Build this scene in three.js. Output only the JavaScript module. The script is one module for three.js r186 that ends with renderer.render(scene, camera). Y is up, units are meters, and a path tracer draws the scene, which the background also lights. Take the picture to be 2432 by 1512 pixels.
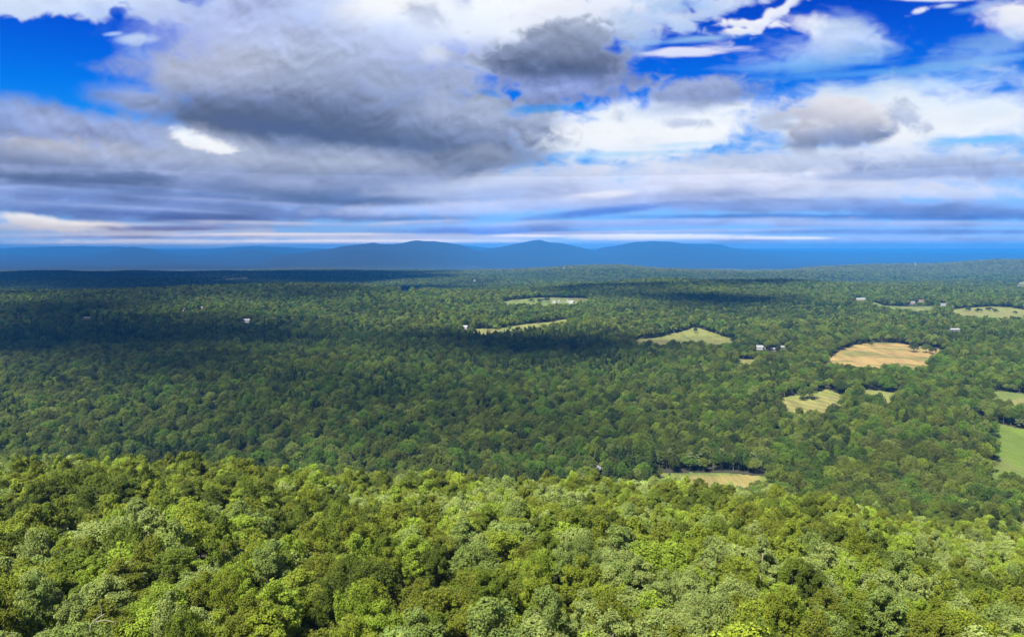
import * as THREE from 'three';
import { mergeGeometries } from 'three/addons/utils/BufferGeometryUtils.js';

// ---------------------------------------------------------------- camera
const scene = new THREE.Scene();
const EYE = 180;                                    // height of the eye over the datum, metres
const PITCH = Math.atan(166 / 1909.5);              // the lens looks a little below the horizon
const camera = new THREE.PerspectiveCamera(2 * Math.atan(756 / 1909.5) * 180 / Math.PI, 1024 / 636, 1, 150000);
camera.position.set(0, EYE, 0);
camera.rotation.set(-PITCH, 0, 0);
const renderer = new THREE.WebGLRenderer({ antialias: true });
renderer.toneMapping = THREE.LinearToneMapping;
renderer.toneMappingExposure = 2.4;
renderer.shadowMap.enabled = true;

// ---------------------------------------------------------------- sun
const SUN = new THREE.Vector3(-0.38, 0.82, 0.43).normalize();   // high, to the left and a little behind
const sun = new THREE.DirectionalLight(new THREE.Color().setRGB(1.0, 0.95, 0.83), 5.0);
sun.position.copy(SUN).multiplyScalar(3000);
sun.castShadow = true; sun.shadow.radius = 9;
sun.shadow.camera.left = -3000; sun.shadow.camera.right = 3000; sun.shadow.camera.top = 3000; sun.shadow.camera.bottom = -3000; sun.shadow.camera.far = 9000;
sun.name = 'sun';
scene.add(sun, sun.target);

// ---------------------------------------------------------------- numbers and noise
function rng(seed) { let s = seed >>> 0; return () => { s = (s + 0x6D2B79F5) >>> 0; let t = s; t = Math.imul(t ^ (t >>> 15), t | 1); t ^= t + Math.imul(t ^ (t >>> 7), t | 61); return ((t ^ (t >>> 14)) >>> 0) / 4294967296; }; }
const NT = new Float32Array(65536); { const r = rng(11); for (let i = 0; i < 65536; i++) NT[i] = r(); }
function vnoise(x, y) {
  const xi = Math.floor(x), yi = Math.floor(y), fx = x - xi, fy = y - yi;
  const sx = fx * fx * (3 - 2 * fx), sy = fy * fy * (3 - 2 * fy);
  const x0 = xi & 255, x1 = (xi + 1) & 255, y0 = (yi & 255) << 8, y1 = ((yi + 1) & 255) << 8;
  const a = NT[y0 | x0], b = NT[y0 | x1], c = NT[y1 | x0], d = NT[y1 | x1];
  return (a + (b - a) * sx) * (1 - sy) + (c + (d - c) * sx) * sy;
}
function fbm(x, y, oct = 5, gain = 0.5) {
  let s = 0, a = 1, t = 0;
  for (let i = 0; i < oct; i++) { s += a * vnoise(x, y); t += a; a *= gain; const nx = x * 1.62 + y * 1.18 + 17.3; y = y * 1.62 - x * 1.18 + 5.7; x = nx; }
  return s / t;
}
const sstep = (a, b, x) => { const t = Math.min(1, Math.max(0, (x - a) / (b - a))); return t * t * (3 - 2 * t); };
const mix = (a, b, t) => a + (b - a) * t;
const lin = (c) => { c /= 255; return c <= 0.04045 ? c / 12.92 : ((c + 0.055) / 1.055) ** 2.4; };
// ---------------------------------------------------------------- sky: air and clouds, by direction
// Places in the sky are written as (X, Y) on a plane 1909.5 units in front of the eye, X to 2432 and Y down, the way the lens lays them out.
const SKY_GAIN = 1 / 2.4;
{
  const W = 4096, H = 3072, data = new Float32Array(W * H * 4);
  const cp = Math.cos(PITCH), sp = Math.sin(PITCH);
  const blueAt = (el) => {   // clear air by height (degrees)
    const K = [[-5, 150, 190, 240], [0, 140, 186, 242], [4, 110, 180, 246], [7, 40, 154, 248], [10, 0, 122, 240], [13, 0, 90, 222], [16, 0, 64, 198], [30, 0, 48, 160], [90, 0, 36, 130]];
    let i = 0; while (i < K.length - 2 && el > K[i + 1][0]) i++;
    const t = Math.min(1, Math.max(0, (el - K[i][0]) / (K[i + 1][0] - K[i][0])));
    return [1, 2, 3].map((k) => lin(mix(K[i][k], K[i + 1][k], t)));
  };
  const BL = []; for (let i = 0; i <= 1900; i++) BL.push(blueAt(-5 + i * 0.05));
  const put = (i, r, g, b) => { data[4 * i] = r; data[4 * i + 1] = g; data[4 * i + 2] = b; data[4 * i + 3] = 1; };
  // broken cloud over the whole dome
  for (let j = 0; j < H; j++) {
    const el = ((j + 0.5) / H - 0.5) * 180;
    if (el < -1) { for (let i = 0; i < W; i++) put(j * W + i, 0.1, 0.13, 0.16); continue; }
    const base = BL[Math.min(1900, Math.max(0, Math.round((el + 5) / 0.05)))];
    const e = Math.max(el, 0.3) * Math.PI / 180, k = Math.cos(e) / (Math.sin(e) + 0.08) * 1.7;
    for (let i = 0; i < W; i++) {
      const az = ((i + 0.5) / W - 0.25) * Math.PI * 2, px = Math.sin(az) * k, pz = Math.cos(az) * k;
      const n = fbm(px + 9.2, pz + 3.1, 4), n2 = fbm(px * 0.6 + 31, pz * 0.6 + 7, 3);
      const thick = sstep(0.42, 0.56, n), grey = sstep(0.38, 0.56, n * 0.6 + n2 * 0.45), veil = 0.25 * sstep(0.4, 0.7, n2);
      const c = [mix(0.80, 0.105, grey), mix(0.85, 0.145, grey), mix(0.95, 0.25, grey)];
      const a = Math.min(1, thick + veil);
      put(j * W + i, mix(base[0], c[0], a), mix(base[1], c[1], a), mix(base[2], c[2], a));
    }
  }
  // the part of the dome ahead, with the cloud banks of that day
  const i0 = Math.round((-52 / 360 + 0.25) * W), i1 = Math.round((52 / 360 + 0.25) * W), j0 = Math.floor((-2 / 180 + 0.5) * H), j1 = Math.ceil((31 / 180 + 0.5) * H);
  const w = i1 - i0, h = j1 - j0, N = w * h;
  const PX = new Float32Array(N), PY = new Float32Array(N), col = new Float32Array(N * 3);
  const nF = new Float32Array(N), nA = new Float32Array(N), nB = new Float32Array(N), nC = new Float32Array(N), nD = new Float32Array(N), nE = new Float32Array(N);
  for (let j = 0; j < h; j++) for (let i = 0; i < w; i++) {
    const k = j * w + i, el = ((j + j0 + 0.5) / H - 0.5) * Math.PI, az = ((i + i0 + 0.5) / W - 0.25) * Math.PI * 2;
    const x = Math.sin(az) * Math.cos(el), y = Math.sin(el), z = Math.cos(az) * Math.cos(el);
    const f = z * cp - y * sp, up = y * cp + z * sp;
    const X = 1216 + 1909.5 * x / f, Y = 756 - 1909.5 * up / f;
    PX[k] = X; PY[k] = Y;
    const b = BL[Math.min(1900, Math.max(0, Math.round((el * 180 / Math.PI + 5) / 0.05)))];
    col[3 * k] = b[0]; col[3 * k + 1] = b[1]; col[3 * k + 2] = b[2];
    nA[k] = fbm(X / 190 + 3 + 0.5 * vnoise(X / 90, Y / 60), Y / 120 + 8 + 0.5 * vnoise(X / 80 + 9, Y / 60), 7, 0.58) - 0.5;            // billows
    nB[k] = fbm(X / 62 + 40 + 0.6 * vnoise(X / 30, Y / 24), Y / 42 + 21 + 0.6 * vnoise(X / 28 + 5, Y / 22), 6, 0.6) - 0.5;            // small billows
    nC[k] = fbm(X / 250 + 60, Y / 34 + 2, 6, 0.58) - 0.5;            // long streaks
    nD[k] = fbm(X / 85 + 90, Y / 13 + 12, 5, 0.58) - 0.5;           // fine streaks
    nF[k] = fbm(X / 120 + 33 + 0.5 * vnoise(X / 60, Y / 20), Y / 34 + 61 + 0.5 * vnoise(X / 50 + 4, Y / 20), 6, 0.6) - 0.5;   // flattened billows
    nE[k] = fbm(X / 330 + 12, Y / 240 + 77, 4) - 0.5;                // broad swell
  }
  const nR = new Float32Array(N);                                    // relief of the billows, higher where they rise above their neighbours
  for (let k = 0; k < N; k++) { const q = Math.min(N - 1, k + 7 * w + 2); nR[k] = (nA[k] + nB[k] * 0.5) - (nA[q] + nB[q] * 0.5); }
  // one bank: centre, half width, half height, tilt (degrees), colour above, colour below, cover, softness, how ragged, kind of raggedness
  function bank(cx, cy, rx, ry, tilt, top, low, cover = 1, soft = 0.5, rag = 0.8, kind = 'billow') {
    const c = Math.cos(tilt * Math.PI / 180), s = Math.sin(tilt * Math.PI / 180);
    const T = top.map(lin), L = low.map(lin), lively = mix(1.1, 0.18, sstep(0.25, 0.85, (T[1] + L[1]) / 2)), reach = 1.0 + rag * 0.8 + soft * 0.5;
    if (kind === 'streak') rag *= 1.6;
    const n = { billow: nA, small: nB, streak: ry >= 5.5 ? nF : nC, fine: nD }[kind], n2 = kind === 'fine' || kind === 'streak' && ry < 5.5 ? nD : nB;
    const ex = Math.hypot(rx * c, ry * s) * reach, ey = Math.hypot(rx * s, ry * c) * reach;
    for (let k = 0; k < N; k++) {
      const dx = PX[k] - cx, dy = PY[k] - cy;
      if (dx > ex || dx < -ex || dy > ey || dy < -ey) continue;
      const u = (dx * c + dy * s) / rx, v = (dy * c - dx * s) / ry;
      const r = Math.sqrt(u * u + v * v) + rag * (n[k] * 1.7 + n2[k] * 1.0);
      const a = cover * (1 - sstep(1 - soft, 1 + soft * 0.35, r));
      if (a <= 0.002) continue;
      const q = sstep(-0.9, 0.9, v + nA[k] * 1.6 + nB[k] * 0.5), rel = kind === 'streak' || kind === 'fine' ? nD[k] * 0.25 + nC[k] * 0.3 + nF[k] * 0.7 : nR[k] * 0.9 + nA[k] * 0.45 + nB[k] * 0.3, m = 1 + (rel + nE[k] * 0.25) * lively;
      for (let t = 0; t < 3; t++) col[3 * k + t] = mix(col[3 * k + t], mix(T[t], L[t], q) * m, a);
    }
  }
  const WH = [255, 255, 255], PW = [214, 226, 250], PB = [176, 200, 246], LG = [190, 200, 224], MG = [150, 163, 196], DG = [108, 124, 160], XG = [80, 98, 134], LV = [160, 176, 222], HB = [98, 138, 208], DB = [70, 110, 186], BG = [206, 206, 216];
  // high white sheets and streaks
  bank(110, 8, 380, 36, -1, [222, 234, 250], [205, 222, 250], 0.97, 0.35, 0.75, 'small');
  bank(430, 30, 260, 30, 4, [205, 218, 250], PB, 0.85, 0.7, 0.7, 'small');
  bank(325, 92, 62, 17, -2, [196, 220, 252], [188, 212, 252], 0.95, 0.6, 0.5, 'small');
  bank(272, 80, 26, 6, -6, [190, 216, 252], PB, 0.8, 0.6, 0.6, 'small');
  bank(345, 130, 60, 28, 10, [120, 168, 246], [120, 168, 246], 0.5, 0.9, 0.7, 'small');
  bank(830, 60, 470, 150, 4, [206, 217, 248], [190, 203, 240], 1, 0.55, 0.25);
  bank(640, 40, 260, 90, 10, PW, PB, 0.92, 0.8, 0.7);
  bank(760, 60, 330, 70, 6, [196, 210, 246], PB, 0.9, 0.9, 0.6);
  bank(1140, 40, 420, 120, 3, WH, [235, 243, 255], 1, 0.6, 0.6);
  bank(1420, 20, 240, 60, -4, [246, 248, 255], [225, 233, 250], 0.97, 0.6, 0.7, 'small');
  bank(1505, 90, 70, 70, 0, [180, 204, 238], [170, 200, 240], 0.7, 0.9, 0.7, 'small');
  bank(1640, 122, 120, 12, -3, [236, 236, 254], [226, 230, 254], 0.98, 0.6, 0.5, 'fine');
  bank(1665, 92, 140, 9, -4, [160, 204, 244], [150, 198, 244], 0.8, 0.8, 0.5, 'fine');
  bank(1580, 45, 70, 18, 14, [210, 224, 250], [180, 206, 248], 0.85, 0.6, 0.9, 'small');
  bank(1680, 30, 90, 20, -12, [226, 234, 252], [190, 214, 250], 0.85, 0.6, 0.9, 'small');
  bank(1800, 56, 105, 12, 3, WH, [232, 236, 255], 0.98, 0.5, 1.0, 'small');
  bank(1700, 10, 120, 16, -4, [236, 240, 255], [206, 222, 252], 0.8, 0.7, 1.2, 'small');
  bank(1620, 12, 90, 22, 0, [150, 190, 236], [140, 186, 240], 0.6, 0.9, 1.0, 'small');
  bank(1760, 74, 40, 8, 0, WH, [232, 236, 255], 0.9, 0.5, 0.7, 'small');
  bank(1862, 20, 76, 16, -32, WH, [222, 232, 254], 0.92, 0.7, 1.3, 'small');
  bank(1960, 72, 120, 34, 16, WH, [240, 242, 255], 0.98, 0.7, 0.5, 'small');
  bank(2030, 90, 110, 55, 10, [190, 214, 250], [150, 196, 250], 0.75, 0.95, 0.5, 'streak');
  bank(1960, 125, 180, 50, -12, [196, 216, 252], [120, 184, 250], 0.85, 0.95, 0.5, 'streak');
  bank(1900, 155, 170, 14, -3, [150, 200, 252], [120, 184, 252], 0.6, 0.9, 0.5, 'fine');
  bank(2190, 24, 40, 9, -16, [244, 246, 255], [222, 230, 254], 0.95, 0.6, 1.1, 'small');
  bank(2245, 14, 46, 7, -6, [222, 232, 254], [190, 214, 252], 0.85, 0.6, 0.7, 'small');
  bank(2200, -4, 90, 8, 2, [240, 246, 255], [230, 236, 255], 0.95, 0.5, 0.4, 'fine');
  bank(2430, 40, 110, 55, 20, WH, [224, 230, 252], 0.96, 0.7, 0.6, 'small');
  bank(2330, 16, 70, 10, -12, [150, 196, 250], [130, 184, 250], 0.6, 0.9, 0.6, 'fine');
  bank(2360, 115, 130, 40, -14, [150, 196, 246], [170, 206, 250], 0.65, 0.95, 0.6, 'streak');
  bank(2300, 150, 220, 14, -7, [140, 196, 250], [150, 200, 250], 0.6, 0.9, 0.4, 'fine');
  bank(2050, 175, 260, 10, -3, [110, 184, 250], [110, 184, 250], 0.5, 0.9, 0.4, 'fine');
  bank(2130, 212, 420, 34, -5, [150, 200, 252], [205, 224, 254], 0.85, 0.9, 0.4, 'streak');
  // the bright sheet low on the right and in the middle
  bank(2200, 285, 620, 95, -3, [236, 246, 255], WH, 0.98, 0.75, 0.35, 'streak');
  bank(1560, 300, 330, 70, -3, [244, 250, 255], WH, 0.98, 0.55, 0.45, 'small');
  bank(1400, 335, 260, 60, 4, WH, [238, 246, 255], 0.95, 0.7, 0.5, 'streak');
  bank(1500, 366, 200, 9, -3, [160, 218, 252], [186, 226, 252], 0.75, 0.8, 0.3, 'fine');
  bank(1620, 345, 130, 8, -4, [186, 226, 252], [200, 232, 252], 0.6, 0.8, 0.3, 'fine');
  bank(2330, 332, 160, 13, -3, [100, 188, 250], [120, 198, 250], 0.85, 0.8, 0.4, 'fine');
  bank(1900, 345, 70, 8, 0, [170, 216, 250], [180, 220, 250], 0.7, 0.9, 0.4, 'fine');
  bank(1900, 400, 760, 50, -2, [240, 244, 254], [226, 230, 246], 0.96, 0.7, 0.3, 'streak');
  bank(1700, 445, 900, 60, -2, [232, 233, 246], [196, 204, 232], 0.96, 0.7, 0.3, 'streak');
  // the grey banks
  bank(420, 400, 900, 130, 1, [160, 172, 206], [140, 154, 196], 1, 0.4, 0.25);
  bank(900, 330, 420, 100, 4, [150, 162, 192], [132, 146, 182], 0.98, 0.4, 0.35);
  bank(690, 110, 380, 90, 4, [190, 200, 236], [180, 192, 226], 0.95, 0.8, 0.55);
  bank(620, 10, 190, 45, -14, [166, 178, 222], [170, 184, 226], 0.7, 0.9, 0.6);
  bank(1010, 45, 60, 40, 30, [176, 188, 216], [190, 200, 226], 0.7, 0.8, 0.8, 'small');
  bank(600, 190, 330, 95, 2, [186, 192, 212], [150, 160, 190], 0.98, 0.5, 0.55);
  bank(900, 205, 300, 130, 6, [178, 190, 216], [130, 145, 180], 0.97, 0.6, 0.6);
  bank(1080, 190, 110, 90, 10, [180, 190, 216], [150, 166, 206], 0.95, 0.55, 0.75, 'small');
  bank(1140, 285, 200, 66, 6, [176, 188, 214], [150, 164, 200], 0.96, 0.5, 0.6, 'small');
  bank(1030, 130, 40, 34, 0, [240, 244, 252], [226, 232, 250], 0.6, 0.8, 0.8, 'small');
  bank(640, 262, 330, 62, 4, [132, 144, 178], XG, 0.95, 0.7, 0.5);
  bank(740, 300, 300, 40, 6, [110, 124, 156], [74, 92, 128], 0.92, 0.7, 0.45);
  bank(1000, 330, 240, 52, 8, [128, 142, 172], [92, 108, 142], 0.93, 0.7, 0.5);
  bank(1120, 315, 150, 40, 4, [150, 164, 196], [120, 134, 172], 0.8, 0.8, 0.6, 'small');
  bank(330, 240, 130, 40, 12, [176, 186, 214], [150, 164, 204], 0.85, 0.8, 0.5);
  bank(20, 300, 200, 80, 10, [150, 166, 208], [122, 140, 186], 0.96, 0.45, 0.45);
  bank(220, 330, 260, 66, 6, [160, 174, 216], [136, 152, 196], 0.95, 0.5, 0.45);
  bank(470, 385, 480, 56, 2, [172, 182, 210], [150, 162, 196], 0.96, 0.6, 0.4);
  bank(120, 375, 260, 40, 8, [176, 184, 206], [110, 126, 164], 0.92, 0.7, 0.45);
  bank(100, 425, 360, 34, 4, [126, 140, 176], [96, 114, 156], 0.9, 0.7, 0.4, 'streak');
  bank(880, 392, 420, 52, 2, [180, 188, 210], [140, 152, 186], 0.94, 0.6, 0.45);
  bank(1120, 378, 140, 36, -4, [186, 194, 212], [128, 142, 176], 0.9, 0.6, 0.55, 'small');
  bank(700, 445, 560, 44, 3, [150, 162, 194], [104, 120, 160], 0.93, 0.7, 0.35, 'streak');
  bank(860, 468, 320, 22, 2, [104, 120, 158], [86, 106, 150], 0.85, 0.8, 0.35, 'streak');
  bank(1150, 455, 360, 34, -3, [186, 196, 222], [160, 174, 212], 0.9, 0.8, 0.4, 'streak');
  bank(320, 475, 520, 26, 4, [120, 140, 190], [108, 130, 186], 0.93, 0.6, 0.35, 'streak');
  bank(300, 505, 460, 26, 3, [126, 146, 196], [86, 112, 170], 0.94, 0.6, 0.3, 'streak');
  bank(780, 510, 440, 18, 1, [122, 142, 192], [92, 116, 172], 0.92, 0.6, 0.3, 'streak');
  bank(90, 352, 180, 30, 6, [200, 202, 214], [150, 160, 190], 0.85, 0.6, 0.6, 'small');
  bank(330, 376, 150, 30, 3, [186, 192, 212], [148, 160, 194], 0.8, 0.7, 0.6, 'small');
  bank(620, 388, 160, 26, 0, [188, 196, 218], [150, 164, 198], 0.8, 0.7, 0.6, 'small');
  bank(840, 400, 160, 28, 0, [192, 200, 218], [140, 152, 186], 0.8, 0.7, 0.6, 'small');
  bank(90, 420, 210, 15, 3, [98, 114, 150], [84, 102, 142], 0.85, 0.7, 0.45, 'streak');
  bank(320, 421, 170, 12, 2, [112, 128, 166], [100, 118, 158], 0.8, 0.7, 0.45, 'streak');
  bank(60, 449, 210, 10, 2, [154, 176, 224], [130, 152, 204], 0.8, 0.7, 0.45, 'streak');
  bank(420, 455, 260, 8, 4, [134, 154, 204], [110, 132, 184], 0.75, 0.7, 0.45, 'streak');
  bank(560, 480, 260, 7, 3, [156, 172, 216], [130, 150, 202], 0.75, 0.7, 0.45, 'streak');
  bank(280, 492, 260, 6, 3, [152, 172, 216], [130, 150, 202], 0.75, 0.7, 0.45, 'streak');
  bank(430, 513, 320, 10, 3, [90, 112, 166], [76, 100, 158], 0.85, 0.7, 0.35, 'streak');
  bank(860, 478, 240, 14, 2, [92, 110, 150], [78, 96, 138], 0.8, 0.8, 0.4, 'streak');
  bank(700, 290, 330, 70, 5, [104, 118, 150], [70, 86, 120], 0.85, 0.9, 0.45);
  bank(560, 268, 240, 40, 5, [112, 124, 152], [78, 92, 124], 0.8, 0.9, 0.45);
  bank(1000, 345, 230, 50, 8, [104, 118, 148], [76, 92, 126], 0.8, 0.9, 0.5);
  // the round dark cloud in the middle
  bank(1345, 150, 190, 92, 2, [172, 184, 208], [140, 152, 196], 0.98, 0.32, 0.42, 'small');
  bank(1350, 105, 110, 56, 0, [164, 174, 196], [120, 132, 164], 0.95, 0.4, 0.5, 'small');
  bank(1345, 140, 175, 72, 2, [140, 150, 176], [78, 92, 126], 0.97, 0.6, 0.35, 'small');
  bank(1320, 168, 120, 26, 2, [84, 98, 132], [76, 90, 124], 0.7, 0.9, 0.35, 'small');
  bank(1340, 200, 130, 28, 0, [130, 146, 204], [160, 178, 236], 0.75, 0.9, 0.5, 'small');
  bank(1300, 258, 130, 13, -2, [10, 148, 250], [40, 165, 250], 0.75, 0.8, 0.4, 'fine');
  bank(1165, 222, 40, 10, 20, [40, 140, 248], [60, 150, 250], 0.6, 0.8, 0.5, 'fine');
  // smaller grey clouds on the right
  bank(1680, 215, 140, 36, -3, [166, 178, 214], [130, 146, 190], 0.95, 0.5, 0.55, 'small');
  bank(1600, 262, 120, 20, -6, [176, 190, 222], [210, 222, 244], 0.8, 0.7, 0.6, 'small');
  bank(1620, 290, 70, 16, 0, [196, 208, 230], [176, 188, 216], 0.75, 0.7, 0.8, 'small');
  bank(1830, 290, 80, 40, -8, [196, 206, 226], [176, 188, 212], 0.85, 0.6, 0.7, 'small');
  bank(2010, 272, 180, 40, 6, [236, 232, 236], [196, 196, 206], 0.95, 0.45, 0.45, 'small');
  bank(1990, 318, 170, 36, -6, [196, 196, 206], [128, 144, 184], 0.94, 0.5, 0.45, 'small');
  bank(2150, 280, 60, 30, 20, [190, 200, 222], [176, 190, 220], 0.85, 0.6, 0.8, 'small');
  bank(1720, 385, 110, 24, 0, [200, 208, 228], [186, 198, 224], 0.8, 0.8, 0.7, 'small');
  bank(1960, 385, 200, 30, 0, [206, 214, 234], [186, 198, 228], 0.8, 0.8, 0.6, 'small');
  bank(2280, 395, 260, 34, 1, [190, 202, 228], [140, 156, 198], 0.94, 0.5, 0.4, 'small');
  bank(2100, 415, 200, 18, -2, [170, 184, 218], [150, 166, 208], 0.8, 0.7, 0.4, 'streak');
  bank(2100, 455, 460, 26, 1, [220, 222, 236], [190, 200, 226], 0.9, 0.6, 0.35, 'streak');
  bank(1640, 458, 300, 20, -3, [214, 218, 236], [150, 164, 206], 0.85, 0.8, 0.4, 'streak');
  bank(1440, 462, 110, 12, -8, [244, 240, 242], [232, 232, 242], 0.85, 0.8, 0.4, 'streak');
  bank(1250, 415, 150, 22, -10, [222, 228, 244], [206, 214, 236], 0.7, 0.9, 0.5, 'streak');
  // long bands above the horizon
  bank(1900, 488, 800, 20, 0, [150, 168, 216], [126, 148, 206], 0.93, 0.6, 0.3, 'streak');
  bank(1150, 492, 420, 20, -2, [204, 212, 240], [170, 186, 228], 0.9, 0.7, 0.35, 'streak');
  bank(1420, 503, 200, 13, -5, [88, 120, 196], [84, 124, 206], 0.92, 0.7, 0.3, 'streak');
  bank(1900, 515, 560, 10, 0, [84, 122, 196], [78, 120, 198], 0.9, 0.7, 0.25, 'streak');
  bank(2250, 505, 330, 22, 1, [120, 140, 196], [72, 108, 184], 0.92, 0.6, 0.25, 'streak');
  bank(1500, 530, 620, 12, -1, [176, 192, 234], [140, 166, 226], 0.92, 0.6, 0.3, 'streak');
  bank(2150, 532, 480, 9, 0, [168, 186, 230], [140, 166, 222], 0.9, 0.6, 0.3, 'streak');
  bank(1150, 548, 300, 13, 0, [120, 152, 220], [96, 140, 222], 0.9, 0.7, 0.3, 'streak');
  bank(2150, 550, 480, 8, 0, [110, 144, 212], [104, 142, 214], 0.9, 0.7, 0.25, 'streak');
  bank(1500, 552, 400, 6, -1, [196, 206, 240], [150, 176, 232], 0.85, 0.7, 0.3, 'streak');
  bank(2100, 570, 560, 12, 0, [150, 178, 230], [124, 160, 224], 0.9, 0.7, 0.3, 'streak');
  bank(2200, 586, 500, 7, 0, [140, 168, 222], [150, 180, 230], 0.9, 0.7, 0.25, 'streak');
  bank(1560, 562, 260, 8, 0, [250, 250, 255], [214, 222, 248], 0.9, 0.6, 0.3, 'streak');
  bank(1250, 560, 110, 4, 0, [255, 250, 250], [230, 230, 246], 0.9, 0.6, 0.3, 'streak');
  bank(980, 566, 340, 8, 0, [206, 216, 242], [190, 206, 240], 0.9, 0.7, 0.3, 'streak');
  bank(1850, 565, 130, 4, 0, [240, 244, 255], [214, 222, 248], 0.85, 0.6, 0.3, 'streak');
  bank(250, 542, 420, 18, 1, [206, 212, 232], [176, 194, 230], 0.9, 0.6, 0.35, 'streak');
  bank(90, 526, 110, 17, 8, [248, 244, 240], [210, 212, 226], 0.95, 0.5, 0.4, 'small');
  bank(210, 537, 110, 9, 2, [240, 238, 240], [200, 208, 228], 0.9, 0.6, 0.4, 'small');
  bank(420, 541, 190, 9, 0, [128, 150, 204], [96, 124, 190], 0.9, 0.6, 0.3, 'streak');
  bank(640, 530, 260, 7, 1, [186, 196, 224], [160, 176, 216], 0.85, 0.7, 0.3, 'streak');
  bank(980, 530, 160, 8, -2, [196, 206, 232], [150, 170, 216], 0.85, 0.7, 0.3, 'streak');
  bank(520, 560, 640, 10, 0, [196, 206, 236], [176, 194, 232], 0.9, 0.6, 0.3, 'streak');
  bank(300, 563, 380, 4, 0, [140, 164, 216], [130, 160, 220], 0.8, 0.7, 0.3, 'fine');
  bank(700, 556, 320, 3.5, 0, [236, 236, 244], [214, 220, 240], 0.85, 0.7, 0.3, 'fine');
  bank(520, 574, 620, 6, 0, [226, 230, 246], [206, 216, 244], 0.9, 0.6, 0.3, 'streak');
  bank(900, 573, 360, 5, 0, [240, 242, 252], [214, 224, 248], 0.85, 0.7, 0.3, 'fine');
  bank(250, 580, 460, 6, 0, [250, 246, 246], [216, 226, 246], 0.9, 0.6, 0.3, 'fine');
  bank(300, 592, 500, 6, 0, [180, 202, 244], [150, 186, 242], 0.9, 0.7, 0.3, 'streak');
  // the bright gap in the dark bank on the left
  bank(500, 346, 150, 40, 8, [206, 213, 230], [190, 200, 222], 0.75, 0.95, 0.6, 'small');
  bank(490, 340, 84, 20, 10, WH, WH, 1, 0.75, 0.9, 'small');
  bank(436, 326, 42, 20, 30, [240, 248, 255], WH, 0.97, 0.5, 0.6, 'small');
  bank(520, 352, 46, 16, 0, WH, WH, 0.95, 0.5, 0.6, 'small');
  // lay it over the dome, fading into the rest of the broken cloud beyond the banks
  for (let j = 0; j < h; j++) for (let i = 0; i < w; i++) {
    const k = j * w + i, d = (j + j0) * W + i + i0;
    const a = sstep(-520, -160, PX[k]) * (1 - sstep(2592, 2950, PX[k])) * sstep(-330, -120, PY[k]);
    for (let t = 0; t < 3; t++) data[4 * d + t] = mix(data[4 * d + t], Math.max(0, col[3 * k + t]), a);
  }
  // low down the clouds are seen through all the haze that lies between; as they are beyond it, they are brighter and warmer than they look
  for (let j = H / 2; j < (0.5 + 5 / 180) * H; j++) {
    const el = ((j + 0.5) / H - 0.5) * Math.PI, T = Math.max(0.3, Math.exp(-0.0115 / Math.tan(el)));
    for (let i = 0; i < W; i++) { const d = 4 * (j * W + i); for (let t = 0; t < 3; t++) data[d + t] = Math.max(data[d + t] * 0.8, (data[d + t] - (1 - T) * [0.03, 0.25, 0.64][t] * (1 - sstep(0.012, 0.055, el))) / T); }
  }
  for (let i = 0; i < data.length; i++) if ((i & 3) < 3) data[i] *= SKY_GAIN;
  const tex = new THREE.DataTexture(data, W, H, THREE.RGBAFormat, THREE.FloatType);
  tex.mapping = THREE.EquirectangularReflectionMapping; tex.magFilter = THREE.LinearFilter; tex.minFilter = THREE.LinearFilter; tex.needsUpdate = true;
  scene.background = tex; scene.environment = tex;
}
// ---------------------------------------------------------------- the lie of the land
const FOCAL = 1909.5, LENS_X = 1216, LENS_Y = 756;
function curve(P) {   // smooth curve through points, in log distance
  return (z) => {
    const n = P.length; if (z <= P[0][0]) return P[0][1]; if (z >= P[n - 1][0]) return P[n - 1][1];
    let i = 0; while (z > P[i + 1][0]) i++;
    const a = Math.max(0, i - 1), b = Math.min(n - 1, i + 2), x = Math.log(z), X = (k) => Math.log(P[k][0]), Y = (k) => P[k][1];
    const h = X(i + 1) - X(i), t = (x - X(i)) / h;
    const m0 = (Y(i + 1) - Y(a)) / (X(i + 1) - X(a)) * h, m1 = (Y(b) - Y(i)) / (X(b) - X(i)) * h;
    const t2 = t * t, t3 = t2 * t;
    return (2 * t3 - 3 * t2 + 1) * Y(i) + (t3 - 2 * t2 + t) * m0 + (-2 * t3 + 3 * t2) * Y(i + 1) + (t3 - t2) * m1;
  };
}
function linear(P) { return (x) => { const n = P.length; if (x <= P[0][0]) return P[0][1]; if (x >= P[n - 1][0]) return P[n - 1][1]; let i = 0; while (x > P[i + 1][0]) i++; const t = (x - P[i][0]) / (P[i + 1][0] - P[i][0]); return mix(P[i][1], P[i + 1][1], t); }; }
const DROP = curve([[10, 49], [40, 48.7], [60, 49.5], [80, 51.4], [110, 58.1], [150, 66.8], [200, 76.4], [250, 87], [290, 98.7], [330, 115.4], [400, 142.9], [470, 161.3], [560, 166.6], [680, 160.7], [900, 149.9], [1200, 145.6], [1600, 141.4], [2000, 138], [2880, 152], [4070, 171], [5600, 199], [7800, 237], [12000, 287], [16000, 256], [22000, 185], [34000, 92]]);
const bump1 = (x, c, w1, w2) => { const t = (x - c) / (x < c ? w1 : w2); return Math.exp(-t * t); };
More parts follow.
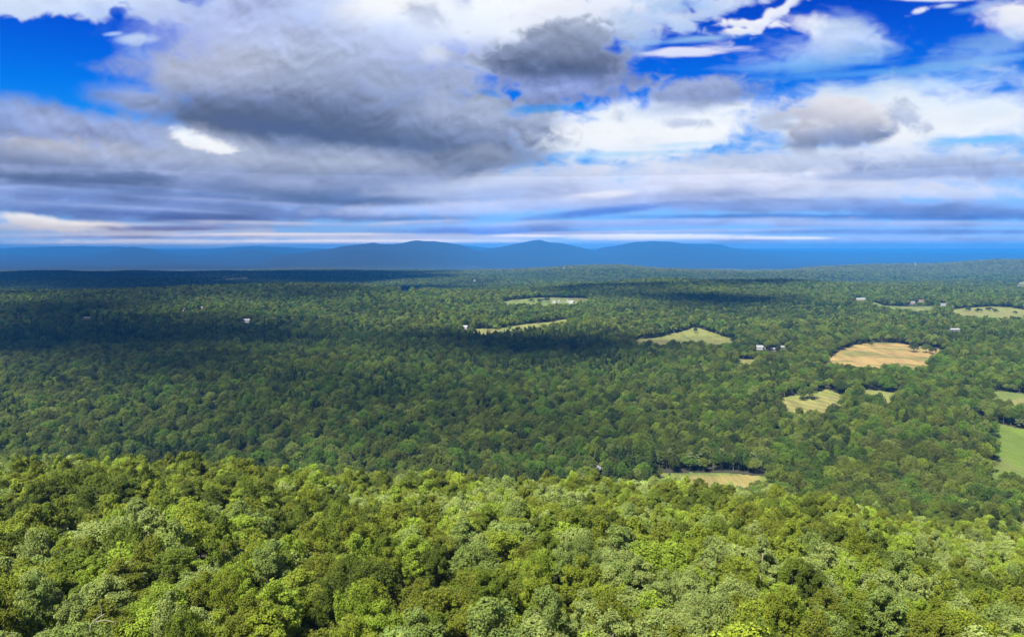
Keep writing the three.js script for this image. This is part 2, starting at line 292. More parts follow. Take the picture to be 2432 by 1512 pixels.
// far ranges: crest lines (lens X against height over eye level in lens units), distance, depth of the near slope
const RANGES = [
  { z: 26000, front: 5000, k: linear([[-900, -6], [-300, -14], [0, -15], [100, -12], [200, -9], [280, -10], [340, -13], [400, -20], [480, -17], [560, -11], [620, -9], [700, -13], [780, -14], [900, -16], [1000, -8], [1060, -6], [1100, -8], [1150, -12], [1230, -20], [1300, -30], [3400, -60]]) },
  { z: 22500, front: 4200, k: linear([[1380, -40], [1480, -16], [1560, -5], [1640, -3], [1690, -2], [1712, -5], [1735, -12], [1770, -17], [1830, -20], [1900, -22], [2000, -24], [2200, -26], [3400, -30]]) },
  { z: 20000, front: 4200, k: linear([[-900, -26], [0, -26], [150, -34], [200, -31], [240, -26], [275, -18], [300, -13], [322, -11], [345, -14], [370, -20], [400, -26], [440, -30], [480, -31], [520, -27], [560, -20], [600, -16], [640, -18], [680, -25], [760, -44], [900, -60]]) },
  { z: 18500, front: 4200, k: linear([[1380, -60], [1400, -26], [1420, -15], [1460, -7], [1500, -1], [1530, 3], [1548, 4], [1580, 2], [1620, -3], [1650, -10], [1680, -16], [1720, -21], [1770, -25], [1850, -30], [1950, -50]]) },
  { z: 17000, front: 4000, k: linear([[1040, -60], [1090, -32], [1120, -23], [1150, -15], [1190, -9], [1225, -3], [1245, 1], [1258, 5], [1270, 6], [1285, 5], [1300, 1], [1330, -3], [1360, -8], [1400, -18], [1440, -27], [1480, -36], [1540, -60]]) },
  { z: 15500, front: 3800, k: linear([[600, -60], [660, -31], [700, -26], [750, -21], [790, -14], [830, -8], [865, -4], [885, -1], [905, -3], [930, -4], [955, -1], [980, 3], [1005, 4], [1030, 3], [1060, 0], [1090, -6], [1120, -15], [1150, -25], [1200, -38], [1280, -60]]) },
];
function groundAt(x, z) {   // z is the way ahead (world -z)
  const d = Math.hypot(x, z), c = d > 1 ? z / d : 1, zz = d * Math.max(c, 0.55), u = d < 1 ? 0 : c > 0.3 ? x / z : Math.sign(x) * 3.2;
  const X = LENS_X + FOCAL * Math.max(-1.6, Math.min(1.6, u));
  let y = EYE - DROP(zz);
  // the near spur: a little higher on the left, falling away on the right
  const near = 1 - sstep(330, 470, zz);
  y += near * sstep(60, 260, zz) * (5 * (1 - sstep(300, 1300, X)) - 20 * sstep(1850, 2480, X) - 2.5 * sstep(1250, 1600, X) + 1.5 * Math.sin(X / 170));
  y += near * (fbm(x / 45 + 5, z / 45 + 9, 3) - 0.5) * 9 * sstep(20, 90, d);
  const mid = sstep(430, 700, zz) * (1 - sstep(8000, 12000, zz));
  y += mid * (fbm(x / 260 + 50, z / 260 + 31, 4) - 0.5) * 22 * (1 - 0.4 * sstep(1900, 2300, X));
  y += sstep(1500, 2600, zz) * (1 - sstep(9000, 14000, zz)) * (fbm(x / 900 + 13, z / 700 + 4, 3) - 0.5) * 56;
  y += sstep(6000, 9000, zz) * (fbm(x / 3500 + 3, z / 1800 + 54, 3) - 0.5) * 60 * (1 - sstep(16000, 30000, zz));
  y += sstep(8200, 9500, zz) * (1 - sstep(12500, 15000, zz)) * (Math.abs(fbm(x / 2600 + 21, z / 900 + 8, 4) - 0.5) * 150 - 14);   // low foothills under the ranges
  // wooded hills
  y += 34 * bump1(X, 820, 620, 330) * bump1(zz, 1980, 480, 330);
  y -= 32 * bump1(X, 760, 900, 430) * bump1(zz, 2900, 450, 900);
  y += 24 * bump1(X, 420, 220, 180) * bump1(zz, 3400, 350, 400);
  y += 14 * bump1(X, 1720, 330, 400) * bump1(zz, 2900, 650, 330);
  y -= 42 * bump1(X, 1650, 480, 360) * bump1(zz, 4000, 520, 600);
  y -= 14 * bump1(X, 1150, 200, 250) * bump1(zz, 1750, 300, 400);
  y += 62 * bump1(X, 1370, 300, 280) * bump1(zz, 5770, 1300, 800);
  const dx = sstep(1640, 2140, X);
  y += (70 * dx + 48 * sstep(2150, 2480, X)) * bump1(zz, 6620, 1500, 1100);
  y += 58 * sstep(2080, 2400, X) * bump1(zz, 8490, 800, 1100);
  y += 24 * bump1(X, 1900, 160, 180) * bump1(zz, 4920, 450, 450);
  // far ranges
  if (zz > 9000) for (const r of RANGES) {
    const top = r.k(X) + (fbm(X / 34 + r.z, 3, 4) - 0.5) * 4.5; if (top <= -59) continue;
    const t = (zz - r.z) / (zz < r.z ? r.front : r.front * 0.7); if (t < -1.3 || t > 1.3) continue;
    const g = Math.max(0, 1 - Math.abs(t) ** 1.25 / 1.2), rough = (fbm(x / 900 + 7, z / 900 + 3, 4) - 0.5) * 0.5 * (1 - g) * g * 4;
    const want = EYE + ((top + 15) / FOCAL) * r.z, base = EYE - 320;
    y = Math.max(y, base + (want - base) * Math.max(0, g + rough * 0.35 * sstep(0.12, 0.4, g)));
  }
  return y;
}
// the point of the ground that the lens shows at (X, Y); lift raises the surface, for the tops of trees standing there
function onGround(X, Y, lift = 0) {
  const ux = (X - LENS_X) / FOCAL, uy = (LENS_Y - Y) / FOCAL, cp = Math.cos(PITCH), sp = Math.sin(PITCH);
  const fz = cp + uy * sp, fy = uy * cp - sp; let last = 30;
  for (let z = 30; z < 33000; z *= 1.006) {
    const t = z / fz;
    if (EYE + fy * t < groundAt(ux * t, z) + lift) {
      let a = last, b = z; for (let k = 0; k < 12; k++) { const m = (a + b) / 2, s = m / fz; if (EYE + fy * s < groundAt(ux * s, m) + lift) b = m; else a = m; }
      return { x: ux * b / fz, z: b };
    }
    last = z;
  }
  return { x: ux * 33000, z: 33000 };
}
function lensOf(x, y, z) {   // where the lens shows a point
  const cp = Math.cos(PITCH), sp = Math.sin(PITCH), yy = y - EYE, f = z * cp - yy * sp, up = yy * cp + z * sp;
  return [LENS_X + FOCAL * x / f, LENS_Y - FOCAL * up / f];
}
// shared fine grain for soil and grass
function grainTexture(size, seed, lo, hi) {
  const px = new Uint8Array(size * size * 4);
  for (let j = 0; j < size; j++) for (let i = 0; i < size; i++) {
    const v = mix(lo, hi, 0.55 * NT[((i * 7 + seed) & 255) | (((j * 5 + seed) & 255) << 8)] + 0.45 * vnoise(i / size * 16 + seed, j / size * 16));
    const k = 4 * (j * size + i); px[k] = px[k + 1] = px[k + 2] = v * 255; px[k + 3] = 255;
  }
  const t = new THREE.DataTexture(px, size, size); t.wrapS = t.wrapT = THREE.RepeatWrapping; t.magFilter = THREE.LinearFilter; t.needsUpdate = true; return t;
}
{
  const cols = []; for (let a = -180; a < -46; a += 6) cols.push(a); for (let a = -46; a <= 46.001; a += 0.17) cols.push(a); for (let a = 52; a <= 180; a += 6) cols.push(a); if (cols[cols.length - 1] < 180) cols.push(180);
  const rows = [0]; for (let d = 12; d < 33500; d *= 1 + 0.0165 + 0.02 * (1 - sstep(12, 60, d))) rows.push(d); rows.push(34000);
  const nc = cols.length, nr = rows.length, pos = new Float32Array(nc * nr * 3), vc = new Float32Array(nc * nr * 3), uv = new Float32Array(nc * nr * 2), idx = [];
  for (let j = 0; j < nr; j++) for (let i = 0; i < nc; i++) {
    const a = cols[i] * Math.PI / 180, x = Math.sin(a) * rows[j], z = Math.cos(a) * rows[j], k = j * nc + i;
    pos[3 * k] = x; pos[3 * k + 1] = groundAt(x, z); pos[3 * k + 2] = -z; uv[2 * k] = x / 7; uv[2 * k + 1] = z / 7;
    const far = sstep(6000, 8000, rows[j]), hill = sstep(10500, 12500, rows[j]), n = fbm(x / 60, z / 60, 3), m = fbm(x / 800 + 70, z / 500 + 9, 4);
    const clear = far * sstep(0.62, 0.70, fbm(x / 650 + 170, z / 420 + 19, 3)) * (1 - sstep(10500, 12500, rows[j]));
    const wood = [mix(mix(0.026, 0.05, m), 0.012, hill), mix(mix(0.045, 0.075, m), 0.02, hill), mix(mix(0.016, 0.03, m), 0.018, hill)], floor = [mix(0.03, 0.07, n), mix(0.032, 0.062, n), mix(0.016, 0.028, n)];
    for (let t = 0; t < 3; t++) vc[3 * k + t] = mix(mix(floor[t], wood[t], far), [0.2, 0.22, 0.1][t], clear * 0.8);
  }
  for (let j = 0; j < nr - 1; j++) for (let i = 0; i < nc - 1; i++) { const a = j * nc + i, b = a + 1, c = a + nc, d = c + 1; if (j) idx.push(a, b, c); idx.push(b, d, c); }
  const g = new THREE.BufferGeometry();
  g.setAttribute('position', new THREE.BufferAttribute(pos, 3)); g.setAttribute('color', new THREE.BufferAttribute(vc, 3)); g.setAttribute('uv', new THREE.BufferAttribute(uv, 2));
  g.setIndex(idx); g.computeVertexNormals();
  const m = new THREE.Mesh(g, new THREE.MeshStandardMaterial({ vertexColors: true, roughness: 1, map: grainTexture(256, 3, 0.7, 1.25) }));
  m.name = 'ground'; m.userData = { kind: 'structure', label: 'rolling wooded ground falling from the near spur to a wide valley and far mountains' };
  m.receiveShadow = m.castShadow = true; scene.add(m);
}
// ---------------------------------------------------------------- hay fields and pastures among the woods
// outline by lens (X, Y); a third entry 1 marks an edge that is seen over the tops of trees standing in front of it
const GRASS = [0.15, 0.20, 0.035], HAY = [0.40, 0.275, 0.09], PALE = [0.215, 0.235, 0.05], LUSH = [0.125, 0.19, 0.014];
const FIELDS = [
  ['pasture', GRASS, [[1186, 718], [1240, 711], [1310, 706], [1360, 708], [1402, 709], [1398, 716, 1], [1350, 721, 1], [1300, 722, 1], [1250, 722, 1], [1196, 720, 1]]],
  ['pasture', PALE, [[1126, 781], [1190, 780], [1225, 773], [1290, 766], [1349, 757], [1352, 766, 1], [1300, 773, 1], [1250, 781, 1], [1220, 787, 1], [1170, 789, 1], [1112, 791, 1]]],
  ['pasture', PALE, [[1512, 806], [1580, 798], [1630, 784], [1652, 777], [1690, 789], [1752, 807], [1735, 818, 1], [1660, 814, 1], [1560, 814, 1], [1508, 811, 1]]],
  ['hay_field', HAY, [[1992, 834], [2022, 822], [2066, 813], [2130, 815], [2180, 822], [2232, 829], [2256, 846], [2180, 873, 1], [2120, 864, 1], [2050, 867, 1], [1990, 864, 1], [1948, 858, 1], [1972, 852]]],
  ['pasture', PALE, [[2262, 735], [2350, 728], [2400, 730], [2440, 738], [2520, 744], [2520, 752, 1], [2440, 752, 1], [2370, 759, 1], [2290, 750, 1], [2256, 742, 1]]],
  ['pasture', GRASS, [[2066, 716], [2100, 726], [2160, 728], [2226, 727], [2224, 736, 1], [2180, 739, 1], [2110, 735, 1], [2076, 726, 1]]],
  ['hay_field', PALE, [[1848, 946], [1900, 938], [1930, 934], [1962, 923], [2012, 942], [2000, 958, 1], [1945, 974, 1], [1890, 968, 1], [1850, 957, 1]]],
  ['pasture', PALE, [[2040, 926], [2090, 928], [2138, 935], [2128, 942, 1], [2050, 939, 1]]],
  ['pasture', GRASS, [[2344, 931], [2390, 930], [2450, 938], [2540, 950], [2540, 968, 1], [2450, 960, 1], [2364, 947, 1]]],
  ['pasture', LUSH, [[2262, 984], [2300, 992], [2345, 1002], [2440, 1022], [2560, 1040], [2600, 1150, 1], [2450, 1130, 1], [2345, 1118, 1], [2362, 1076], [2362, 1040], [2340, 1016], [2280, 1000]]],
  ['clearing', GRASS, [[1560, 1124], [1640, 1123], [1740, 1125], [1826, 1133], [1830, 1150, 520], [1700, 1152, 508], [1600, 1150, 512], [1560, 1140, 530]]],
  ['pasture', PALE, [[1748, 853], [1796, 854], [1796, 862, 1], [1748, 861, 1]]],
  ['hay_field', HAY, [[500, 666], [545, 661], [590, 658], [590, 662, 1], [545, 666, 1], [502, 669, 1]]],
  ['pasture', PALE, [[2414, 672], [2440, 666], [2520, 668], [2520, 684, 1], [2440, 685, 1], [2414, 681, 1]]],
];
const CLEAR = [];   // outlines on the ground where no wood grows
{
  const fieldGrain = grainTexture(256, 9, 0.72, 1.2), mats = new Map(), seen = {};
  const labels = [
    'green pasture with white farm buildings on the flat beyond the dark wooded hill', 'narrow pale pasture bending along a dark tree line below the farm pasture',
    'pale green triangular pasture with a lone tree at its upper corner', 'large golden tan hay field with green strips, widest of the fields',
    'wide pale pasture with scattered bushes at the far edge of the valley woods', 'thin green pasture beside scattered houses, left of the wide pale pasture',
    'dry tan hay field split by a clump of trees amid the valley woods', 'small pale pasture strip just beyond the split tan hay field',
    'yellow green pasture behind a belt of dark trees at the frame edge', 'lush bright green meadow nearest the foreground at the right of the valley',
    'sunlit grassy clearing under tall pale trees just below the foreground ridge', 'tiny pale grass strip between woods left of the golden hay field',
    'thin tan strip of field far off on the blue wooded plain', 'pale field patch at the foot of the far right green ridge'];
  FIELDS.forEach(([name, color, out], n) => {
    const P = out.map(([X, Y, near]) => near > 1 ? { x: (X - LENS_X) / FOCAL * near * 1.01, z: near } : onGround(X, Y, near ? 12 : 0));
    CLEAR.push({ P, x0: Math.min(...P.map((p) => p.x)), x1: Math.max(...P.map((p) => p.x)), z0: Math.min(...P.map((p) => p.z)), z1: Math.max(...P.map((p) => p.z)) });
    const C = CLEAR[n], sx = Math.max(2.5, (C.x1 - C.x0) / 90), sz = Math.max(2.5, (C.z1 - C.z0) / 90);
    const mow = color === HAY || n === 6 || n === 2 ? 1 : 0.25, pos = [], vc = [], uv = [], idx = [], at = new Map();
    const vertex = (i, j) => {
      const key = i * 4096 + j; if (at.has(key)) return at.get(key);
      const x = C.x0 + i * sx, z = C.z0 + j * sz, k = pos.length / 3;
      pos.push(x, groundAt(x, z) + 0.35 + (fbm(x / 3, z / 3, 2) - 0.5) * 0.3, -z); uv.push(x / 5, z / 5);
      const a = n === 3 ? fbm(x / 70 + 7, z / 16, 3) : fbm(x / 40 + n * 7, z / 40, 4), b = fbm(x / 9 + 3, z / 30 + n, 3), g = sstep(0.5, 0.66, a);
      const alt = n === 3 ? [0.14, 0.17, 0.03] : n === 10 ? [0.34, 0.26, 0.08] : n === 9 ? [0.20, 0.22, 0.05] : [0.26, 0.235, 0.07];
      for (let t = 0; t < 3; t++) vc.push(mix(color[t], alt[t], g * 0.75) * mix(0.62, 1.38, b) * (1 + mow * 0.16 * Math.sin((x * 0.8 + z * 0.6) * 0.55)));
      at.set(key, k); return k;
    };
    for (let i = 0; C.x0 + i * sx < C.x1; i++) for (let j = 0; C.z0 + j * sz < C.z1; j++) {
      const jx = C.x0 + (i + 0.5) * sx, jz = C.z0 + (j + 0.5) * sz; if (!inside(C, jx, jz)) continue;
      const a = vertex(i, j), b = vertex(i + 1, j), c = vertex(i, j + 1), d = vertex(i + 1, j + 1); idx.push(a, b, c, b, d, c);
    }
    const g = new THREE.BufferGeometry();
    g.setAttribute('position', new THREE.Float32BufferAttribute(pos, 3)); g.setAttribute('color', new THREE.Float32BufferAttribute(vc, 3)); g.setAttribute('uv', new THREE.Float32BufferAttribute(uv, 2));
    g.setIndex(idx); g.computeVertexNormals();
    const m = new THREE.Mesh(g, new THREE.MeshStandardMaterial({ vertexColors: true, roughness: 1, map: fieldGrain }));
    seen[name] = (seen[name] ?? 0) + 1; m.name = seen[name] > 1 ? `${name}_${String(seen[name] - 1).padStart(3, '0')}` : name;
    m.userData = { kind: 'structure', label: labels[n] }; m.receiveShadow = true; scene.add(m);
  });
}
function inside(C, x, z) {
  if (x < C.x0 || x > C.x1 || z < C.z0 || z > C.z1) return false;
  let r = false; const P = C.P;
  for (let i = 0, j = P.length - 1; i < P.length; j = i++) if ((P[i].z > z) !== (P[j].z > z) && x < (P[j].x - P[i].x) * (z - P[i].z) / (P[j].z - P[i].z) + P[i].x) r = !r;
  return r;
}
// ---------------------------------------------------------------- names, labels and small builders
const taken = {};
function numbered(name) { const n = taken[name] = (taken[name] ?? -1) + 1; return n ? `${name}_${String(n).padStart(3, '0')}` : name; }
function tag(o, label, category, group) { o.userData.label = label; o.userData.category = category; if (group) o.userData.group = group; return o; }
function part(name, geometry, material, parent) { const m = new THREE.Mesh(geometry, material); m.name = name; m.castShadow = m.receiveShadow = true; parent.add(m); return m; }
const paint = (r, g, b, rough = 0.8) => new THREE.MeshStandardMaterial({ color: new THREE.Color().setRGB(r, g, b), roughness: rough });
// ---------------------------------------------------------------- farmhouses, barns and sheds in the valley
const WALL = { white: paint(0.42, 0.42, 0.41), grey: paint(0.2, 0.2, 0.21), cream: paint(0.34, 0.28, 0.2), rose: paint(0.34, 0.22, 0.19), stone: paint(0.16, 0.16, 0.165) };
const ROOF = { white: paint(0.28, 0.29, 0.31, 0.6), grey: paint(0.15, 0.155, 0.17), dark: paint(0.1, 0.1, 0.11), brown: paint(0.14, 0.09, 0.07), slate: paint(0.15, 0.155, 0.165) };
const GLASSY = paint(0.03, 0.035, 0.04, 0.15), DOORPAINT = paint(0.16, 0.09, 0.06);
const SIGHT = [];   // houses that the eye sees over low growth
function roofGeometry(l, w, rise, over) {   // gabled, with thickness
  const s = new THREE.Shape(); const h = w / 2 + over, t = 0.25;
  s.moveTo(-h, -over * rise / (w / 2)); s.lineTo(0, rise); s.lineTo(h, -over * rise / (w / 2)); s.lineTo(h, -over * rise / (w / 2) + t); s.lineTo(0, rise + t); s.lineTo(-h, -over * rise / (w / 2) + t); s.closePath();
  const g = new THREE.ExtrudeGeometry(s, { depth: l + 2 * over, bevelEnabled: false }); g.translate(0, 0, -l / 2 - over); return g;
}
function bodyGeometry(l, w, h, rise) {
  const s = new THREE.Shape(); s.moveTo(-w / 2, -1.5); s.lineTo(w / 2, -1.5); s.lineTo(w / 2, h); s.lineTo(0, h + rise - 0.02); s.lineTo(-w / 2, h); s.closePath();
  const g = new THREE.ExtrudeGeometry(s, { depth: l, bevelEnabled: false }); g.translate(0, 0, -l / 2); return g;
}
function house(name, X, Y, l, w, h, rise, turn, wall, roof, label, category, seen = 1) {
  l *= 0.8; w *= 0.8; h *= 0.75; rise *= 0.8;
  const p = onGround(X, Y), root = new THREE.Group(); root.name = numbered(name);
  root.position.set(p.x, groundAt(p.x, p.z), -p.z); root.rotation.y = turn * Math.PI / 180; scene.add(root);
  tag(root, label, category, 'buildings scattered through the valley');
  part('wall', bodyGeometry(l, w, h, rise), WALL[wall], root);
  const r = part('roof', roofGeometry(l, w, rise, 0.5), ROOF[roof], root); r.position.y = h + 0.03;
  if (category === 'house') { const c = part('chimney', new THREE.BoxGeometry(0.8, 2.2, 0.8), WALL.rose, r); c.position.set(0.6, rise, l * 0.2); }
  const d = part('door', new THREE.BoxGeometry(0.12, category === 'house' ? 2.1 : 3, category === 'house' ? 1.1 : 3), DOORPAINT, root); d.position.set(w / 2 + 0.05, category === 'house' ? 1.05 : 1.5, 0);
  for (const q of [-0.32, 0.32]) { const o = part('window', new THREE.BoxGeometry(0.1, 1.3, 1.2), GLASSY, root); o.position.set(w / 2 + 0.04, 1.7, q * l); }
  SIGHT.push({ x: p.x, z: p.z, y: root.position.y, half: Math.max(l, w) * 0.62 * seen, up: 0.5 });
  return root;
}
house('farmhouse', 586, 765, 16, 9, 5, 3, 80, 'white', 'white', 'white farmhouse standing alone in the wooded hillside left of centre', 'house');
house('long_shed', 205, 758, 19, 8, 4, 2, 94, 'grey', 'grey', 'long low grey shed in the dark woods on the far left', 'shed');
house('cottage', 42, 757, 11, 8, 4, 3, 70, 'rose', 'brown', 'rose coloured cottage among dark trees at the left edge', 'house');
house('farmhouse', 1106, 781, 10, 8, 5, 3, 60, 'white', 'white', 'white house at the left end of the narrow bending pasture', 'house');
house('barn', 1316, 719, 15, 10, 7, 4, 0, 'white', 'white', 'largest white barn on the far green pasture, leftmost of the four buildings', 'barn');
house('small_barn', 1329, 719, 9, 8, 5, 3, 20, 'white', 'white', 'small white barn second from the left on the far green pasture', 'barn');
house('farmhouse', 1349, 718, 10, 8, 7, 3, 5, 'white', 'white', 'tall narrow white house third in the row on the far green pasture', 'house');
house('barn', 1358, 720, 14, 9, 5, 3, 60, 'white', 'white', 'white barn at the right end of the row on the far green pasture', 'barn');
house('farmhouse', 1805, 830, 11, 8, 5, 3, 70, 'white', 'white', 'white house in trees between the triangular pasture and the golden field', 'house');
house('garage', 1813, 829, 7, 6, 3.5, 2, 20, 'white', 'white', 'small white garage right beside the house near the triangular pasture', 'shed');
house('shed', 1836, 833, 9, 6, 3.5, 2, 95, 'cream', 'white', 'low pale roofed shed to the right of the white house and garage', 'shed');
house('shed', 1859, 827, 8, 6, 3, 2, 90, 'grey', 'white', 'pale grey shed half hidden in trees left of the golden hay field', 'shed');
house('valley_house', 1424, 1124, 7, 6, 4, 3, 30, 'stone', 'slate', 'light grey roofed house peeping over the foreground ridge below dark woods', 'house', 0.6);
house('barn', 962, 691, 26, 12, 6, 4, 85, 'rose', 'brown', 'reddish brown barn behind the wooded hill left of centre', 'barn');
house('farmhouse', 990, 688, 12, 9, 6, 4, 50, 'white', 'white', 'small white house just right of the reddish barn behind the hill', 'house');
house('farmhouse', 1127, 668, 16, 10, 6, 4, 80, 'cream', 'grey', 'cream house on the near slope of the long sunlit ridge', 'house');
house('farmhouse', 1252, 640, 18, 10, 6, 4, 80, 'white', 'white', 'tiny white house at the left of the long ridge crest', 'house');
house('farmhouse', 1334, 634, 16, 10, 7, 4, 20, 'white', 'white', 'tiny white house on the middle of the ridge crest, upper of two', 'house');
house('farmhouse', 1339, 638, 14, 10, 6, 4, 70, 'white', 'white', 'tiny white house on the middle of the ridge crest, lower of two', 'house');
house('farmhouse', 1411, 634, 20, 11, 7, 4, 80, 'white', 'white', 'tiny white house at the right end of the row along the ridge crest', 'house');
house('long_shed', 2268, 786, 20, 8, 4, 2, 92, 'grey', 'white', 'long pale roofed shed in woods below the wide pale pasture', 'shed');
house('long_shed', 2045, 713, 30, 10, 5, 3, 92, 'cream', 'white', 'long pale barn at the upper left end of the thin green pasture', 'shed');
house('farmhouse', 2167, 721, 16, 9, 5, 3, 80, 'cream', 'grey', 'cream house above the thin green pasture, leftmost of the three there', 'house');
house('farmhouse', 2188, 717, 16, 9, 5, 3, 80, 'cream', 'brown', 'brown roofed house above the thin green pasture, middle of three', 'house');
house('farmhouse', 2240, 726, 18, 9, 5, 3, 80, 'white', 'grey', 'pale house between the thin green pasture and the wide pale pasture', 'house');
house('cottage', 438, 738, 11, 8, 4, 3, 40, 'cream', 'brown', 'tan cottage high in the woods, left of the white farmhouse', 'house');
house('cottage', 478, 734, 9, 7, 4, 3, 100, 'cream', 'grey', 'grey roofed cottage nearest the white farmhouse on the upper wooded slope', 'house');
{ // water tower on the far right ridge
  const p = onGround(2174, 634), t = new THREE.Group(); t.name = numbered('water_tower'); t.position.set(p.x, groundAt(p.x, p.z), -p.z); scene.add(t);
  tag(t, 'slender white water tower rising from the far right green ridge', 'tower');
  part('shaft', new THREE.CylinderGeometry(1.8, 2.6, 30, 16).translate(0, 14, 0), WALL.white, t);
  part('tank', new THREE.CylinderGeometry(3.6, 2.6, 7, 20).translate(0, 33, 0), WALL.white, t);
  part('roof', new THREE.ConeGeometry(3.8, 2.2, 20).translate(0, 37.61, 0), ROOF.white, t);
  SIGHT.push({ x: p.x, z: p.z, y: t.position.y, half: 6, up: 10 });
}
// ---------------------------------------------------------------- trees
// A crown is a heap of leafy lobes; every lobe is covered with small folded leaf sprays.
function crownGeometry(seed, { R, y0, y1, lobes, sprays, size, shape = 'round', clumpy = true }) {
  const r = rng(seed), L = [], cy = mix(y0, y1, 0.45), H = (y1 - y0) / 2;
  for (let k = 0; k < lobes; k++) {
    if (shape === 'cone') { const t = (k + r()) / lobes, a = k * 2.4 + r(), q = R * (1 - t) * 0.62; L.push([Math.cos(a) * q, mix(y0, y1 - R * 0.3, t), Math.sin(a) * q, R * mix(0.48, 0.16, t)]); continue; }
    const v = k === 0 ? 1 : mix(-0.55, 0.95, (k + r() * 0.8) / lobes), a = k * 2.39996 + r() * 0.8, q = Math.sqrt(Math.max(0, 1 - v * v)) * (0.5 + 0.36 * r());
    const s = R * mix(0.22, 0.46, r());
    L.push([Math.cos(a) * q * R, cy + v * (H - s * 0.75) * mix(0.78, 1.12, r()), Math.sin(a) * q * R, s]);
  }
  // smaller clumps on every lobe, unequal in size and tone
  if (shape !== 'cone' && clumpy) {
    const big = L.splice(0), per = Math.max(2, Math.round(sprays / 130 / big.length));
    for (const l of big) {
      L.push([...l.slice(0, 3), l[3] * 0.8, mix(0.86, 1.14, r())]);
      for (let m = 0; m < Math.min(8, per); m++) {
        const v = mix(-0.35, 1, r()), a = r() * 6.283, q = Math.sqrt(1 - v * v), d = l[3] * mix(0.55, 1.05, r()), s = l[3] * mix(0.24, 0.56, r());
        L.push([l[0] + Math.cos(a) * q * d, l[1] + v * d * 0.9, l[2] + Math.sin(a) * q * d, s, mix(0.78, 1.24, r())]);
      }
    }
  }
  const area = L.map((l) => l[3] * l[3]), sum = area.reduce((a, b) => a + b, 0), pos = [], vc = [], idx = [];
  const n = new THREE.Vector3(), t1 = new THREE.Vector3(), t2 = new THREE.Vector3(), c = new THREE.Vector3(), o = new THREE.Vector3();
  let made = 0, tries = 0;
  while (made < sprays && tries < sprays * 8) {
    tries++;
    let q = r() * sum, k = 0; while (k < L.length - 1 && (q -= area[k]) > 0) k++;
    const l = L[k], z = r() * 2 - 1, a = r() * Math.PI * 2, s = Math.sqrt(1 - z * z);
    o.set(Math.cos(a) * s, z, Math.sin(a) * s); if (o.y < -0.5 && r() < 0.75) continue;
    const lump = 0.86 + 0.3 * vnoise(o.x * 2.3 + k * 3 + 20, o.y * 2.3 + o.z * 1.7 + 20), d = l[3] * lump * (0.62 + 0.5 * r()) + size * 0.25;
    c.set(l[0] + o.x * d, l[1] + o.y * d * 0.85, l[2] + o.z * d);
    let deep = false; for (let m = 0; m < L.length && !deep; m++) if (m !== k) { const e = L[m]; deep = Math.hypot(c.x - e[0], (c.y - e[1]) / 0.85, c.z - e[2]) < e[3] * 0.6; }
    if (deep) continue;
    n.copy(o).multiplyScalar(0.9).add(t1.set(r() - 0.5, r() * 0.9, r() - 0.5).multiplyScalar(1.5)).normalize();
    t1.set(r() - 0.5, r() - 0.5, r() - 0.5).cross(n).normalize(); t2.crossVectors(n, t1);
    const w = size * mix(0.62, 1.3, r()), h = w * mix(0.55, 0.95, r()), fold = w * (0.1 + 0.35 * r()), b = pos.length / 3;
    const P = (u, v, f) => pos.push(c.x + t1.x * u + t2.x * v + n.x * f, c.y + t1.y * u + t2.y * v + n.y * f, c.z + t1.z * u + t2.z * v + n.z * f);
    P(-w * 0.5, 0, 0); P(0.05 * w, -h * 0.5, -fold); P(w * 0.55, 0.05 * h, 0); P(-0.05 * w, h * 0.5, -fold);
    const tone = (l[4] ?? 1) * (clumpy ? mix(0.75, 1.25, r()) : mix(0.85, 1.15, r())), warm = mix(0.86, 1.16, r());
    for (let m = 0; m < 4; m++) vc.push(tone * warm, tone, tone / warm);
    idx.push(b, b + 1, b + 2, b, b + 2, b + 3); made++;
  }
  const g = new THREE.BufferGeometry();
  g.setAttribute('position', new THREE.Float32BufferAttribute(pos, 3)); g.setAttribute('color', new THREE.Float32BufferAttribute(vc, 3)); g.setIndex(idx); g.userData.lobes = L;
  return g;
}
function limb(a, b, ra, rb, sides, bend, bark) {
  const p = new THREE.CatmullRomCurve3([a, a.clone().lerp(b, 0.5).add(bend), b]), seg = 4, pos = [], vc = [], idx = [], f = p.computeFrenetFrames(seg);
  for (let j = 0; j <= seg; j++) { const c = p.getPointAt(j / seg), rr = mix(ra, rb, j / seg); for (let i = 0; i < sides; i++) { const t = i / sides * Math.PI * 2, N = f.normals[j], B = f.binormals[j]; pos.push(c.x + rr * (Math.cos(t) * N.x + Math.sin(t) * B.x), c.y + rr * (Math.cos(t) * N.y + Math.sin(t) * B.y), c.z + rr * (Math.cos(t) * N.z + Math.sin(t) * B.z)); const q = 0.85 + 0.3 * NT[(i * 37 + j * 91) & 65535]; vc.push(bark[0] * q, bark[1] * q, bark[2] * q); } }
  for (let j = 0; j < seg; j++) for (let i = 0; i < sides; i++) { const A = j * sides + i, B = j * sides + (i + 1) % sides; idx.push(A, B, A + sides, B, B + sides, A + sides); }
  const g = new THREE.BufferGeometry(); g.setAttribute('position', new THREE.Float32BufferAttribute(pos, 3)); g.setAttribute('color', new THREE.Float32BufferAttribute(vc, 3)); g.setIndex(idx); return g;
}
